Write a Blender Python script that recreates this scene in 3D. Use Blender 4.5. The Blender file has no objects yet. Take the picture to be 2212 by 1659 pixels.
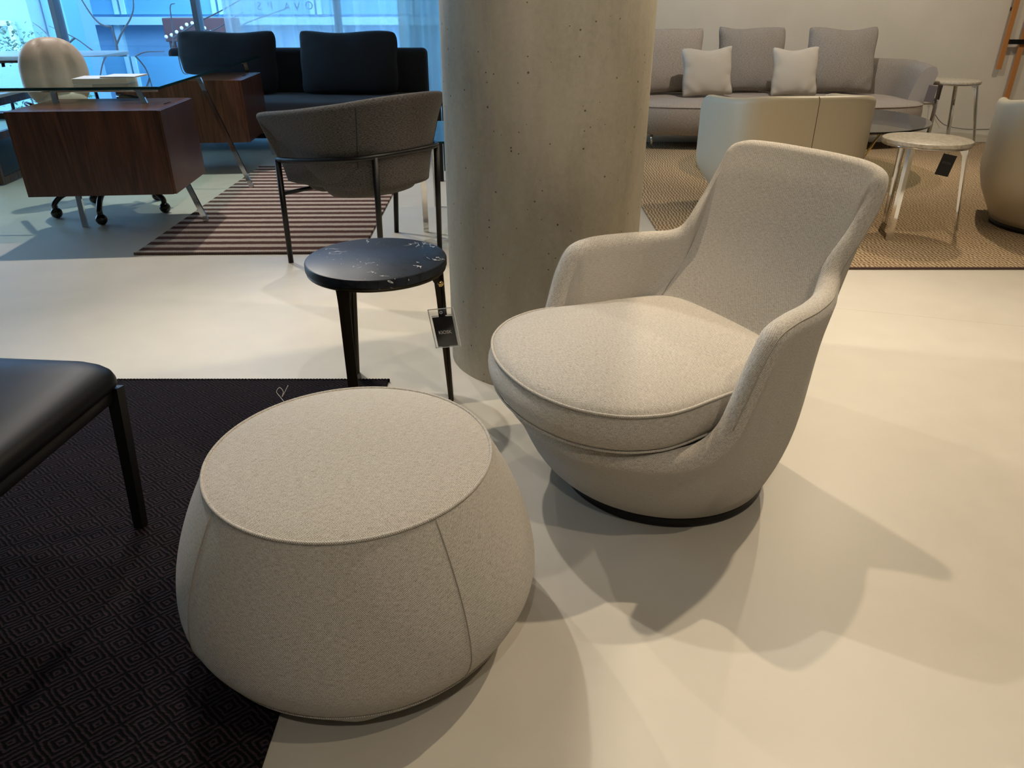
import bpy, bmesh, math, random
from mathutils import Vector, Matrix
random.seed(7)
S = bpy.context.scene
COL = S.collection
PI = math.pi
R = math.radians

# ------------------------------------------------------------------ camera, world, lights
cam = bpy.data.cameras.new('camera')
cam.sensor_fit = 'HORIZONTAL'; cam.sensor_width = 36.0
cam.lens = 1600.0 / 2212.0 * 36.0
cam.clip_start = 0.05; cam.clip_end = 200
camo = bpy.data.objects.new('camera', cam); COL.objects.link(camo)
camo.location = (0, 0, 1.2); camo.rotation_euler = (R(90 - 27.2), 0, 0)
S.camera = camo
S.view_settings.view_transform = 'Standard'; S.view_settings.look = 'None'
S.view_settings.gamma = 1; S.view_settings.use_curve_mapping = False
S.view_settings.exposure = 0.0

wd = bpy.data.worlds.new('sky'); S.world = wd; wd.use_nodes = True
wd.node_tree.nodes['Background'].inputs[0].default_value = (0.42, 0.70, 1.0, 1)
wd.node_tree.nodes['Background'].inputs[1].default_value = 7.0

def spot(loc, aim, energy, col=(1, .82, .6), angle=70, size=.03, blend=.6):
    l = bpy.data.lights.new('ceiling_or_fill_spot', 'SPOT'); l.energy = energy * 1.75; l.color = col
    l.spot_size = R(angle); l.spot_blend = blend; l.shadow_soft_size = size
    o = bpy.data.objects.new('ceiling_or_fill_spot', l); COL.objects.link(o); o.location = loc
    d = Vector(aim) - Vector(loc); o.rotation_euler = d.to_track_quat('-Z', 'Y').to_euler()
    return o
WARM = (1, .83, .62); NEUT = (1, .93, .84)
spot((.55, 3.15, 3.15), (.35, 1.7, 0), 95, WARM, 95)
spot((-1.25, 3.3, 3.15), (.2, 1.3, 0), 95, NEUT, 95)
spot((-2.55, 5.5, 3.15), (-1.9, 4.0, 0), 135, NEUT, 105)
spot((-1.5, 5.6, 3.15), (-1.2, 4.4, 0), 60, NEUT, 80)  # added fill to brighten the striped rug
spot((.15, .85, 3.15), (-.3, 2.5, .7), 36, NEUT, 52)  # added fill from the camera side to lift the column front
spot((1.82, 2.72, 3.15), (1.35, 2.0, 0), 128, WARM, 100)
spot((1.2, .2, 3.15), (1.1, 1.3, 0), 38, WARM, 110)
spot((-.1, -.9, 3.15), (.15, 1.6, 0), 34, NEUT, 48)  # added narrow fill from behind the camera, for the pouf front
spot((2.9, 5.6, 3.15), (2.3, 4.6, 0), 120, WARM, 95)
spot((2.0, 5.9, 3.15), (2.4, 7.5, .5), 100, NEUT, 100)
spot((4.6, 6.2, 3.15), (4.4, 8.4, .6), 60, WARM, 110)

# ------------------------------------------------------------------ material helpers
def hexc(r, g, b):
    f = lambda c: (c / 12.92 if c <= .04045 else ((c + .055) / 1.055) ** 2.4)
    return (f(r / 255), f(g / 255), f(b / 255), 1)
class NT:
    def __init__(s, name):
        s.m = bpy.data.materials.new(name); s.m.use_nodes = True
        s.t = s.m.node_tree; s.p = s.t.nodes['Principled BSDF']; s.out = s.t.nodes['Material Output']
    def n(s, ty, **kw):
        x = s.t.nodes.new(ty)
        for k, v in kw.items(): setattr(x, k, v)
        return x
    def l(s, a, b): s.t.links.new(a, b)
    def val(s, sock, v):
        if hasattr(v, 'links') or hasattr(v, 'is_output'): s.l(v, sock)
        else: sock.default_value = v
    def math(s, op, a, b=None, c=None, clamp=False):
        x = s.n('ShaderNodeMath', operation=op); x.use_clamp = clamp
        s.val(x.inputs[0], a)
        if b is not None: s.val(x.inputs[1], b)
        if c is not None: s.val(x.inputs[2], c)
        return x.outputs[0]
    def uv(s): return s.n('ShaderNodeTexCoord').outputs['UV']
    def obj(s): return s.n('ShaderNodeTexCoord').outputs['Object']
    def map(s, vec, scale=(1, 1, 1), rot=(0, 0, 0)):
        x = s.n('ShaderNodeMapping'); s.l(vec, x.inputs[0]); x.inputs['Scale'].default_value = scale; x.inputs['Rotation'].default_value = rot
        return x.outputs[0]
    def noise(s, vec, scale, detail=2, rough=.5, dist=0):
        x = s.n('ShaderNodeTexNoise'); s.l(vec, x.inputs['Vector']); x.inputs['Scale'].default_value = scale
        x.inputs['Detail'].default_value = detail; x.inputs['Roughness'].default_value = rough; x.inputs['Distortion'].default_value = dist
        return x.outputs['Fac']
    def ramp(s, fac, stops, interp='LINEAR'):
        x = s.n('ShaderNodeValToRGB'); s.l(fac, x.inputs[0]); e = x.color_ramp.elements; x.color_ramp.interpolation = interp
        while len(e) < len(stops): e.new(.5)
        for i, (p, c) in enumerate(stops): e[i].position = p; e[i].color = c
        return x.outputs[0]
    def mix(s, fac, a, b, mode='MIX'):
        x = s.n('ShaderNodeMix', data_type='RGBA', blend_type=mode); s.val(x.inputs[0], fac)
        s.val(x.inputs[6], a); s.val(x.inputs[7], b); return x.outputs[2]
    def bump(s, h, strength=.3, dist=.001):
        x = s.n('ShaderNodeBump'); x.inputs['Strength'].default_value = strength; x.inputs['Distance'].default_value = dist
        s.l(h, x.inputs['Height']); s.l(x.outputs[0], s.p.inputs['Normal'])
    def base(s, c, rough=.5, metal=0, spec=.5):
        s.val(s.p.inputs['Base Color'], c); s.val(s.p.inputs['Roughness'], rough)
        s.p.inputs['Metallic'].default_value = metal; s.p.inputs['Specular IOR Level'].default_value = spec
        return s.m

def plain(name, c, rough=.5, metal=0, spec=.5, var=.06, bump=0, bs=60):
    t = NT(name)
    nz = t.noise(t.obj(), bs, 3)
    col = t.mix(t.math('MULTIPLY', nz, var * 2), c, (0, 0, 0, 1))
    if bump: t.bump(nz, bump, .001)
    return t.base(col, rough, metal, spec)

def weave(name, light, dark, pitch=.0034, strength=.5, sheen=.2, mel=.5, slub=True):
    t = NT(name); uv = t.uv(); sp = t.n('ShaderNodeSeparateXYZ'); t.l(uv, sp.inputs[0])
    w = 2 * PI / pitch
    nz0 = t.noise(uv, 60, 2)
    jig = t.math('MULTIPLY', nz0, 1.2)
    sx = t.math('SINE', t.math('ADD', t.math('MULTIPLY', sp.outputs[0], w), jig))
    sy = t.math('SINE', t.math('ADD', t.math('MULTIPLY', sp.outputs[1], w * .85), jig))
    d = t.math('MULTIPLY_ADD', t.math('MULTIPLY', sx, sy), .5, .5)
    mz = t.noise(t.map(uv, (70, 760, 1)), 1, 2)
    mz2 = t.noise(t.map(uv, (620, 160, 1)), 1, 2)
    mm = t.math('ADD', mz, mz2)
    f = t.math('ADD', d, t.math('MULTIPLY', t.math('SUBTRACT', mm, 1.0), mel * 3))
    col = t.ramp(f, [(.12, dark), (.62, light)])
    t.bump(d, strength, .0012)
    t.p.inputs['Sheen Weight'].default_value = sheen
    return t.base(col, .92, 0, .2)

M = {}
M['weave'] = weave('beige_weave', hexc(206, 199, 186), hexc(106, 97, 86), mel=.26)
M['piping'] = plain('beige_piping', hexc(156, 147, 133), .9)
M['sofa_lin'] = weave('linen_grey', hexc(188, 176, 164), hexc(118, 108, 99), .007, .3, .1, 1.5)
M['sofa_lin2'] = weave('linen_cushion_grey', hexc(166, 158, 149), hexc(106, 99, 92), .007, .3, .1, 1.5)
M['small_cush'] = plain('pale_linen', hexc(196, 186, 172), .95, bump=.1, bs=300)
M['dark_tweed'] = weave('dark_tweed', hexc(92, 88, 84), hexc(26, 25, 24), .0038, .22, .1, 1.5)
M['black_cloth'] = plain('charcoal_cloth', hexc(30, 34, 40), .95, bump=.2, bs=400)
M['grey_cloth'] = plain('seat_grey_cloth', hexc(84, 85, 92), .95, bump=.2, bs=400)
M['black_leather'] = plain('black_leather', hexc(8, 9, 12), .46, spec=.16, bump=.05, bs=500)
M['cream_leather'] = plain('cream_leather', hexc(196, 184, 158), .45, bump=.04, bs=300)
M['cream_seam'] = plain('cream_seam', hexc(90, 78, 58), .7)
M['tan_leather'] = plain('ivory_leather', hexc(176, 158, 142), .5, bump=.08, bs=40)
M['black_metal'] = plain('black_metal', hexc(14, 14, 15), .4, .3)
M['bronze'] = plain('bronze_metal', hexc(54, 46, 32), .38, .7)
M['bronze_in'] = plain('bronze_metal_dark', hexc(30, 27, 20), .5, .5)
M['chrome'] = plain('chrome', (.7, .7, .7, 1), .07, 1, var=.01)
M['brass'] = plain('brass_rod', (.9, .62, .25, 1), .15, 1, var=.01)
M['black_plastic'] = plain('black_plastic', hexc(8, 8, 9), .12, 0, .6, var=.01)
M['white'] = plain('white_lacquer', hexc(225, 225, 222), .35)
M['paper'] = plain('paper_pages', hexc(196, 184, 166), .8)
M['copper_wood'] = plain('orange_wood', hexc(186, 124, 66), .5)
M['socket'] = plain('socket_plastic', hexc(200, 192, 178), .4)
M['text'] = plain('pale_lettering', hexc(206, 200, 196), .6)
M['tagcard'] = plain('dark_plum_card', hexc(52, 46, 48), .5)
M['tagblack'] = plain('black_card', hexc(26, 25, 28), .5)
M['tagtext'] = plain('faint_grey_lettering', hexc(104, 100, 100), .6)
M['taggrey'] = plain('grey_card', hexc(120, 112, 116), .6)
M['terrazzo'] = None

def m_wood():
    t = NT('walnut'); o = t.map(t.obj(), (9, 9, .9))
    a = t.noise(o, 1.6, 4, .6, 1.2); b = t.noise(t.map(t.obj(), (160, 160, 4)), 1, 3)
    f = t.math('MULTIPLY_ADD', b, .35, t.math('MULTIPLY', a, .75))
    c = t.ramp(f, [(.3, hexc(38, 23, 16)), (.5, hexc(72, 45, 33)), (.72, hexc(98, 63, 46))])
    t.bump(b, .06, .0005); return t.base(c, .27)
M['walnut'] = m_wood()
def m_floor():
    t = NT('cream_concrete_floor'); o = t.obj()
    a = t.noise(o, .9, 5, .55, .4); b = t.noise(o, 9, 4)
    c = t.ramp(t.math('MULTIPLY_ADD', b, .25, t.math('MULTIPLY', a, .75)), [(.3, hexc(180, 174, 160)), (.7, hexc(197, 190, 176))])
    # small scuffs
    v = t.n('ShaderNodeTexVoronoi', feature='F1'); t.l(t.map(o, (1.7, 1.7, 1)), v.inputs['Vector']); v.inputs['Scale'].default_value = 1
    dd = t.math('ADD', v.outputs['Distance'], t.math('MULTIPLY', t.math('SUBTRACT', t.noise(o, 40, 3), .5), .05))
    rr = t.n('ShaderNodeSeparateColor'); t.l(v.outputs['Color'], rr.inputs[0])
    sp = t.math('LESS_THAN', dd, t.math('MULTIPLY', t.math('SUBTRACT', rr.outputs[0], .35, clamp=True), .07))
    c = t.mix(t.math('MULTIPLY', sp, .45), c, hexc(120, 112, 100))
    # expansion joints far back by the windows
    s = t.n('ShaderNodeSeparateXYZ'); t.l(o, s.inputs[0])
    j = t.math('LESS_THAN', t.math('ABSOLUTE', t.math('SUBTRACT', s.outputs[1], t.math('MULTIPLY_ADD', s.outputs[0], -.30, 3.50))), .0022)
    j = t.math('MULTIPLY', j, t.math('GREATER_THAN', s.outputs[0], .9))
    c = t.mix(t.math('MULTIPLY', j, .35), c, hexc(130, 118, 96))
    t.p.inputs['Coat Weight'].default_value = .12; t.p.inputs['Coat Roughness'].default_value = .3
    t.bump(b, .03, .002)
    return t.base(c, t.math('MULTIPLY_ADD', b, .12, .42))
M['floor'] = m_floor()
def m_wall():
    t = NT('plaster'); c = t.ramp(t.noise(t.obj(), 3, 4), [(.3, hexc(206, 198, 182)), (.7, hexc(212, 204, 189))])
    return t.base(c, .9)
M['wall'] = m_wall()
M['ceiling'] = plain('ceiling_paint', hexc(205, 203, 198), .9)
def m_conc():
    t = NT('exposed_concrete'); o = t.obj()
    a = t.noise(t.map(o, (1, 1, .35)), 5, 6, .65, .3); b = t.noise(o, 60, 4, .7)
    c = t.ramp(t.math('MULTIPLY_ADD', b, .25, t.math('MULTIPLY', a, .75)), [(.28, hexc(156, 148, 131)), (.5, hexc(184, 176, 157)), (.72, hexc(204, 196, 177))])
    v = t.n('ShaderNodeTexVoronoi', feature='F1'); t.l(o, v.inputs['Vector']); v.inputs['Scale'].default_value = 42
    rr = t.n('ShaderNodeSeparateColor'); t.l(v.outputs['Color'], rr.inputs[0])
    dd = t.math('ADD', v.outputs['Distance'], t.math('MULTIPLY', t.math('SUBTRACT', t.noise(o, 120, 2), .5), .12))
    thr = t.math('MULTIPLY', t.math('SUBTRACT', rr.outputs[0], .35, clamp=True), .22)
    pit = t.math('LESS_THAN', dd, thr)
    c = t.mix(t.math('MULTIPLY', pit, .8), c, hexc(52, 44, 34))
    t.bump(t.math('SUBTRACT', b, pit), .25, .003); return t.base(c, .75)
M['concrete'] = m_conc()
def m_marble():
    t = NT('black_marble'); o = t.obj()
    a = t.noise(o, 7, 3, .6, 1.5); ridge = t.math('ABSOLUTE', t.math('SUBTRACT', a, .5))
    vein = t.math('LESS_THAN', ridge, .007)
    gate = t.math('GREATER_THAN', t.noise(o, 13, 2), .615)
    fl = t.math('GREATER_THAN', t.noise(t.map(o, (1, 2.2, 1)), 80, 2), .735)
    fl = t.math('MULTIPLY', fl, t.math('GREATER_THAN', t.noise(o, 9, 1), .5))
    w = t.math('MAXIMUM', t.math('MULTIPLY', vein, gate), fl)
    dk = t.math('LESS_THAN', t.math('ABSOLUTE', t.math('SUBTRACT', t.noise(o, 4, 4, .6, .8), .5)), .008)
    c = t.ramp(t.noise(o, 5, 4), [(.3, hexc(15, 19, 26)), (.7, hexc(26, 31, 40))])
    c = t.mix(dk, c, hexc(12, 12, 14)); c = t.mix(t.math('MULTIPLY', w, .8), c, hexc(200, 200, 200))
    return t.base(c, .4, 0, .3)
M['marble'] = m_marble()
def m_terr():
    t = NT('pale_stone'); o = t.obj()
    c = t.ramp(t.noise(o, 60, 3), [(.35, hexc(170, 160, 142)), (.6, hexc(200, 192, 176))]); return t.base(c, .4)
M['stone'] = m_terr()
def m_rug_dark():
    t = NT('black_diamond_rug'); o = t.obj(); sp = t.n('ShaderNodeSeparateXYZ')
    wob = t.n('ShaderNodeTexNoise'); t.l(o, wob.inputs['Vector']); wob.inputs['Scale'].default_value = 55
    ad = t.n('ShaderNodeVectorMath', operation='MULTIPLY_ADD'); t.l(wob.outputs['Color'], ad.inputs[0]); ad.inputs[1].default_value = (.010, .008, 0); t.l(o, ad.inputs[2])
    t.l(ad.outputs[0], sp.inputs[0])
    P1, P2 = .092, .078
    fx = t.math('ABSOLUTE', t.math('SUBTRACT', t.math('FRACT', t.math('MULTIPLY', sp.outputs[0], 1 / P1)), .5))
    fy = t.math('ABSOLUTE', t.math('SUBTRACT', t.math('FRACT', t.math('MULTIPLY', sp.outputs[1], 1 / P2)), .5))
    d = t.math('ADD', fx, fy)
    d = t.math('ABSOLUTE', t.math('SUBTRACT', d, .5))
    s = t.math('MULTIPLY_ADD', t.math('COSINE', t.math('MULTIPLY', d, 2 * PI * 6)), -.5, .5)
    tw = t.noise(t.map(o, (60, 420, 1)), 1, 2)
    f = t.math('MULTIPLY', s, t.math('MULTIPLY_ADD', tw, 1.2, .2))
    c = t.ramp(f, [(.3, hexc(8, 8, 11)), (.85, hexc(50, 38, 42))])
    t.bump(f, .8, .004); return t.base(c, .95, 0, .1)
M['rug_dark'] = m_rug_dark()
def m_rug_stripe():
    t = NT('striped_rug'); o = t.obj(); sp = t.n('ShaderNodeSeparateXYZ'); t.l(o, sp.inputs[0])
    wb = t.math('MULTIPLY', t.math('SUBTRACT', t.noise(o, 45, 2), .5), .012)
    s = t.math('SINE', t.math('MULTIPLY', t.math('ADD', sp.outputs[1], wb), 2 * PI / .1085))
    f = t.math('MULTIPLY_ADD', s, 2.2, .35, clamp=True)
    nz = t.noise(t.map(o, (120, 300, 1)), 1, 3)
    lt = t.ramp(nz, [(.3, hexc(150, 136, 126)), (.7, hexc(192, 178, 166))])
    dk = t.ramp(nz, [(.3, hexc(68, 46, 42)), (.7, hexc(92, 66, 60))])
    c = t.mix(f, dk, lt); t.bump(nz, .5, .004); return t.base(c, .95, 0, .1)
M['rug_stripe'] = m_rug_stripe()
M['rug_bind'] = plain('rug_binding', hexc(82, 62, 56), .95, bump=.5, bs=200)
def m_rug_tan():
    t = NT('tan_ribbed_rug'); o = t.obj(); sp = t.n('ShaderNodeSeparateXYZ'); t.l(o, sp.inputs[0])
    wb = t.math('MULTIPLY', t.noise(t.map(o, (14, 22, 1)), 1, 2), .035)
    s = t.math('SINE', t.math('MULTIPLY', t.math('ADD', sp.outputs[0], wb), 2 * PI / .021))
    s2 = t.math('SINE', t.math('MULTIPLY_ADD', sp.outputs[1], 2 * PI / .034, t.math('MULTIPLY', wb, 90)))
    f = t.math('MULTIPLY_ADD', t.math('MULTIPLY_ADD', s2, .35, s), .4, .5, clamp=True)
    nz = t.noise(o, 160, 2)
    f = t.math('MULTIPLY', f, t.math('MULTIPLY_ADD', nz, .8, .6), clamp=True)
    c = t.ramp(f, [(.1, hexc(112, 92, 70)), (.8, hexc(180, 158, 126))])
    t.bump(f, .8, .005); return t.base(c, .95, 0, .1)
M['rug_tan'] = m_rug_tan()
def m_glass(name, tint, gloss=.05, k=1.0, rough=.0):
    t = NT(name); t.t.nodes.remove(t.p)
    tr = t.n('ShaderNodeBsdfTransparent'); tr.inputs[0].default_value = tint
    gl = t.n('ShaderNodeBsdfGlossy'); gl.inputs['Roughness'].default_value = rough; gl.inputs[0].default_value = (1, 1, 1, 1)
    fr = t.n('ShaderNodeFresnel'); fr.inputs[0].default_value = 1.5
    mx = t.n('ShaderNodeMixShader'); t.l(t.math('MULTIPLY', fr.outputs[0], k, clamp=True), mx.inputs[0]); t.l(tr.outputs[0], mx.inputs[1]); t.l(gl.outputs[0], mx.inputs[2])
    t.l(mx.outputs[0], t.out.inputs[0]); return t.m
M['glass'] = m_glass('desk_glass', (.80, .93, .92, 1), k=1.1)
M['glass_smoke'] = m_glass('smoked_glass', (.62, .66, .62, 1), k=1.1)
M['glass_edge'] = plain('glass_edge_green', hexc(20, 62, 66), .15, 0, .8, var=.01)
M['glass_edge_dark'] = plain('glass_edge_dark', hexc(26, 40, 40), .2, 0, .8, var=.01)
M['pane'] = m_glass('window_glass', (.93, .98, 1, 1), k=.6)
M['plastic'] = m_glass('clear_plastic', (.93, .93, .93, 1), k=1.6, rough=.1)
def m_sheer(name, col, op):
    t = NT(name); t.t.nodes.remove(t.p)
    tr = t.n('ShaderNodeBsdfTransparent'); df = t.n('ShaderNodeBsdfDiffuse'); df.inputs[0].default_value = col
    tl = t.n('ShaderNodeBsdfTranslucent'); tl.inputs[0].default_value = col
    a = t.n('ShaderNodeMixShader'); a.inputs[0].default_value = .65; t.l(df.outputs[0], a.inputs[1]); t.l(tl.outputs[0], a.inputs[2])
    mx = t.n('ShaderNodeMixShader'); mx.inputs[0].default_value = op
    t.l(tr.outputs[0], mx.inputs[1]); t.l(a.outputs[0], mx.inputs[2]); t.l(mx.outputs[0], t.out.inputs[0]); return t.m
M['sheer'] = m_sheer('sheer_curtain', (.80, .88, .92, 1), .62)
M['drape'] = m_sheer('thick_sheer_curtain', (.50, .60, .58, 1), .86)
M['frame'] = plain('window_frame_grey', hexc(92, 96, 104), .5, .2)
M['facade'] = plain('facade_panel', hexc(122, 168, 204), .7)  # blue cast of the daylight is painted into all facade colours
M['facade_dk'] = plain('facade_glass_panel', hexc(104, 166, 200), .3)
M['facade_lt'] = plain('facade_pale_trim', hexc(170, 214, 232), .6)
M['awning'] = plain('brown_awning', hexc(96, 66, 70), .8)
M['bulb'] = plain('white_globe', hexc(236, 236, 236), .3)
M['bark'] = plain('pale_bark', hexc(82, 84, 92), .9)
M['leaf'] = plain('green_leaf', hexc(34, 100, 62), .6)
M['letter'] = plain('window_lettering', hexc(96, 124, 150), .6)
M['street'] = plain('street_paving', hexc(120, 122, 124), .9)

# ------------------------------------------------------------------ mesh helpers
def obj(name, me, mat=None, parent=None, loc=None, rot=None, smooth=True):
    if isinstance(me, bmesh.types.BMesh):
        b = me; me = bpy.data.meshes.new(name); b.to_mesh(me); b.free()
    if smooth:
        for p in me.polygons: p.use_smooth = True
    if mat is not None:
        for mm in (mat if isinstance(mat, (list, tuple)) else [mat]): me.materials.append(mm)
    o = bpy.data.objects.new(name, me); COL.objects.link(o)
    if parent is not None: o.parent = parent
    if loc is not None: o.location = loc
    if rot is not None: o.rotation_euler = rot
    return o
def tag(o, label, cat, group=None, kind=None):
    if label: o['label'] = label
    if cat: o['category'] = cat
    if group: o['group'] = group
    if kind: o['kind'] = kind
    return o
def thing(name, label, cat, loc=(0, 0, 0), rz=0, group=None):
    o = bpy.data.objects.new(name, None); COL.objects.link(o); o.location = loc; o.rotation_euler = (0, 0, rz)
    o.empty_display_size = .1
    return tag(o, label, cat, group)
def struct(o): o['kind'] = 'structure'; return o
def copy_tree(o, parent=None):
    c = o.copy(); COL.objects.link(c); c.parent = parent
    for ch in list(o.children): copy_tree(ch, c)
    return c
def autosmooth(o, ang=35):
    me = o.data; bm = bmesh.new(); bm.from_mesh(me)
    for e in bm.edges:
        if len(e.link_faces) == 2 and e.calc_face_angle(0) > R(ang): e.smooth = False
    bm.to_mesh(me); bm.free(); return o
def grid(P, cu=False, cv=False, caps=(False, False)):
    """P[i][j]; i=rows (v), j=cols (u). UV by arc length."""
    bm = bmesh.new(); n = len(P); m = len(P[0])
    V = [[bm.verts.new(p) for p in row] for row in P]
    uvl = bm.loops.layers.uv.new('UVMap')
    # arc lengths: u measured on middle row, v measured on column 0
    mid = P[n // 2]; mu = [0]
    lens = []
    for i in range(n):
        a = [0]
        for j in range(m): a.append(a[-1] + (Vector(P[i][(j + 1) % m]) - Vector(P[i][j])).length)
        lens.append(a)
    best = max(lens, key=lambda a: a[-1])
    vs = [0]
    for i in range(n): vs.append(vs[-1] + (Vector(P[(i + 1) % n][0]) - Vector(P[i][0])).length)
    for i in range(n if cv else n - 1):
        for j in range(m if cu else m - 1):
            i2 = (i + 1) % n; j2 = (j + 1) % m
            try: f = bm.faces.new((V[i][j], V[i][j2], V[i2][j2], V[i2][j]))
            except ValueError: continue
            for lp, (uu, vv) in zip(f.loops, ((best[j], vs[i]), (best[j + 1], vs[i]), (best[j + 1], vs[i + 1]), (best[j], vs[i + 1]))):
                lp[uvl].uv = (uu, vv)
    for k, row in ((0, 0), (1, n - 1)):
        if caps[k]:
            f = bm.faces.new(V[row] if k else V[row][::-1])
            for lp in f.loops: lp[uvl].uv = (lp.vert.co.x, lp.vert.co.y)
    bmesh.ops.remove_doubles(bm, verts=bm.verts, dist=1e-6)
    bmesh.ops.recalc_face_normals(bm, faces=bm.faces)
    return bm
def lathe(prof, seg=64, caps=(False, False), c=(0, 0, 0)):
    return grid([[(c[0] + r * math.cos(2 * PI * j / seg), c[1] + r * math.sin(2 * PI * j / seg), c[2] + z) for j in range(seg)] for r, z in prof], cu=True, caps=caps)
def box(sx, sy, sz, c=(0, 0, 0), bev=0, seg=2, rot=None):
    bm = bmesh.new(); bmesh.ops.create_cube(bm, size=1)
    for v in bm.verts: v.co = Vector((v.co.x * sx, v.co.y * sy, v.co.z * sz))
    if bev: bmesh.ops.bevel(bm, geom=list(bm.edges), offset=bev, segments=seg, affect='EDGES', profile=.5)
    if rot is not None: bmesh.ops.rotate(bm, verts=bm.verts, cent=(0, 0, 0), matrix=rot)
    bmesh.ops.translate(bm, verts=bm.verts, vec=c)
    uvl = bm.loops.layers.uv.new('UVMap')
    for f in bm.faces:
        n = f.normal
        for lp in f.loops:
            co = lp.vert.co
            lp[uvl].uv = (co.y, co.z) if abs(n.x) > .7 else ((co.x, co.z) if abs(n.y) > .7 else (co.x, co.y))
    return bm
def join(*bms):
    me = bpy.data.meshes.new('tmp'); out = bmesh.new()
    for b in bms:
        b.to_mesh(me); out.from_mesh(me); b.free()
    bpy.data.meshes.remove(me); return out
def cr(pts, n, closed=False):
    """Catmull-Rom through pts"""
    pts = [Vector(p) for p in pts]; N = len(pts); out = []
    segs = N if closed else N - 1
    for s in range(segs):
        p0 = pts[(s - 1) % N] if closed or s > 0 else pts[0] * 2 - pts[1]
        p1 = pts[s]; p2 = pts[(s + 1) % N]
        p3 = pts[(s + 2) % N] if closed or s < N - 2 else pts[N - 1] * 2 - pts[N - 2]
        for k in range(n):
            t = k / n
            out.append(.5 * ((2 * p1) + (-p0 + p2) * t + (2 * p0 - 5 * p1 + 4 * p2 - p3) * t * t + (-p0 + 3 * p1 - 3 * p2 + p3) * t ** 3))
    if not closed: out.append(pts[-1])
    return out
def tube(pts, r, seg=12, closed=False, sx=1, sy=1, rot=0):
    """round / rectangular (seg=4) bar along pts; r number or list"""
    pts = [Vector(p) for p in pts]; n = len(pts); rows = []; prev = None
    for i, p in enumerate(pts):
        if closed: t = (pts[(i + 1) % n] - pts[i - 1]).normalized()
        else: t = (pts[min(i + 1, n - 1)] - pts[max(i - 1, 0)]).normalized()
        if prev is None:
            a = Vector((0, 0, 1)) if abs(t.z) < .9 else Vector((0, 1, 0))
            s = t.cross(a).normalized()
        else:
            s = (prev - t * prev.dot(t)).normalized()
        prev = s; u = s.cross(t)
        rr = r[i] if isinstance(r, (list, tuple)) else r
        rows.append([p + s * (math.cos(2 * PI * (j + .5) / seg + rot) * rr * sx) + u * (math.sin(2 * PI * (j + .5) / seg + rot) * rr * sy) for j in range(seg)])
    return grid(rows, cu=True, cv=closed, caps=(not closed, not closed))
def prism(outline, z0, z1, bev=0, seg=3):
    """vertical extrusion of a plan outline with optional rounded top and bottom edges"""
    bm = bmesh.new(); vs = [bm.verts.new((x, y, z0)) for x, y in outline]
    f = bm.faces.new(vs); r = bmesh.ops.extrude_face_region(bm, geom=[f])
    for v in r['geom']:
        if isinstance(v, bmesh.types.BMVert): v.co.z = z1
    bmesh.ops.recalc_face_normals(bm, faces=bm.faces)
    if bev:
        ed = [e for e in bm.edges if abs(e.verts[0].co.z - e.verts[1].co.z) < 1e-6]
        bmesh.ops.bevel(bm, geom=ed, offset=bev, segments=seg, affect='EDGES', profile=.5)
    uvl = bm.loops.layers.uv.new('UVMap')
    for f in bm.faces:
        for lp in f.loops:
            co = lp.vert.co; lp[uvl].uv = (co.x, co.y) if abs(f.normal.z) > .5 else (co.x + co.y, co.z)
    return bm
def rrect(w, d, r, n=6):
    out = []
    for cx, cy, a0 in ((w / 2 - r, d / 2 - r, 0), (-w / 2 + r, d / 2 - r, 90), (-w / 2 + r, -d / 2 + r, 180), (w / 2 - r, -d / 2 + r, 270)):
        for k in range(n + 1):
            a = R(a0 + 90 * k / n); out.append((cx + r * math.cos(a), cy + r * math.sin(a)))
    return out
def pillow(w, h, t, pinch=.06, seed=0, n=28, sag=0):
    """soft cushion in the XZ plane, thickness along Y, bottom edge at z=0"""
    rnd = random.Random(seed); ph = [rnd.uniform(0, 6) for _ in range(6)]
    rows = []
    bm = bmesh.new(); uvl = bm.loops.layers.uv.new('UVMap')
    def pt(a, b, side):
        # a,b in [-1,1]
        ex = 1 - pinch * (1 - b * b) ** 1.0 * abs(a) ** 3; ez = 1 - pinch * (1 - a * a) * abs(b) ** 3
        cr_ = 1 - .06 * (abs(a) ** 7 * abs(b) ** 7); x = a * w / 2 * ex * cr_; z = b * h / 2 * ez * cr_
        q = max(0, (1 - abs(a) ** 2.6)) * max(0, (1 - abs(b) ** 2.6))
        th = t / 2 * q ** .5
        wr = .012 * math.sin(9 * a + ph[0] + 2 * b) * math.sin(5 * b + ph[1]) + .007 * math.sin(17 * a * b + ph[2])
        wr *= (1 - q) * .55
        z += .008 * math.sin(4 * a + ph[3]) * (b > .5) * b
        z -= sag * (1 - a * a) * max(0, b) ** 2 * h * .1
        return Vector((x + .004 * math.sin(6 * b + ph[4]), side * (th + wr * (q > 0.001)), z + h / 2))
    for side in (1, -1):
        V = [[bm.verts.new(pt(2 * j / n - 1, 2 * i / n - 1, side)) for j in range(n + 1)] for i in range(n + 1)]
        for i in range(n):
            for j in range(n):
                f = bm.faces.new((V[i][j], V[i][j + 1], V[i + 1][j + 1], V[i + 1][j]))
                for lp, (a, b) in zip(f.loops, ((j, i), (j + 1, i), (j + 1, i + 1), (j, i + 1))): lp[uvl].uv = (a * w / n, b * h / n)
    bmesh.ops.remove_doubles(bm, verts=bm.verts, dist=.0008)
    bmesh.ops.recalc_face_normals(bm, faces=bm.faces)
    return bm
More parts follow.
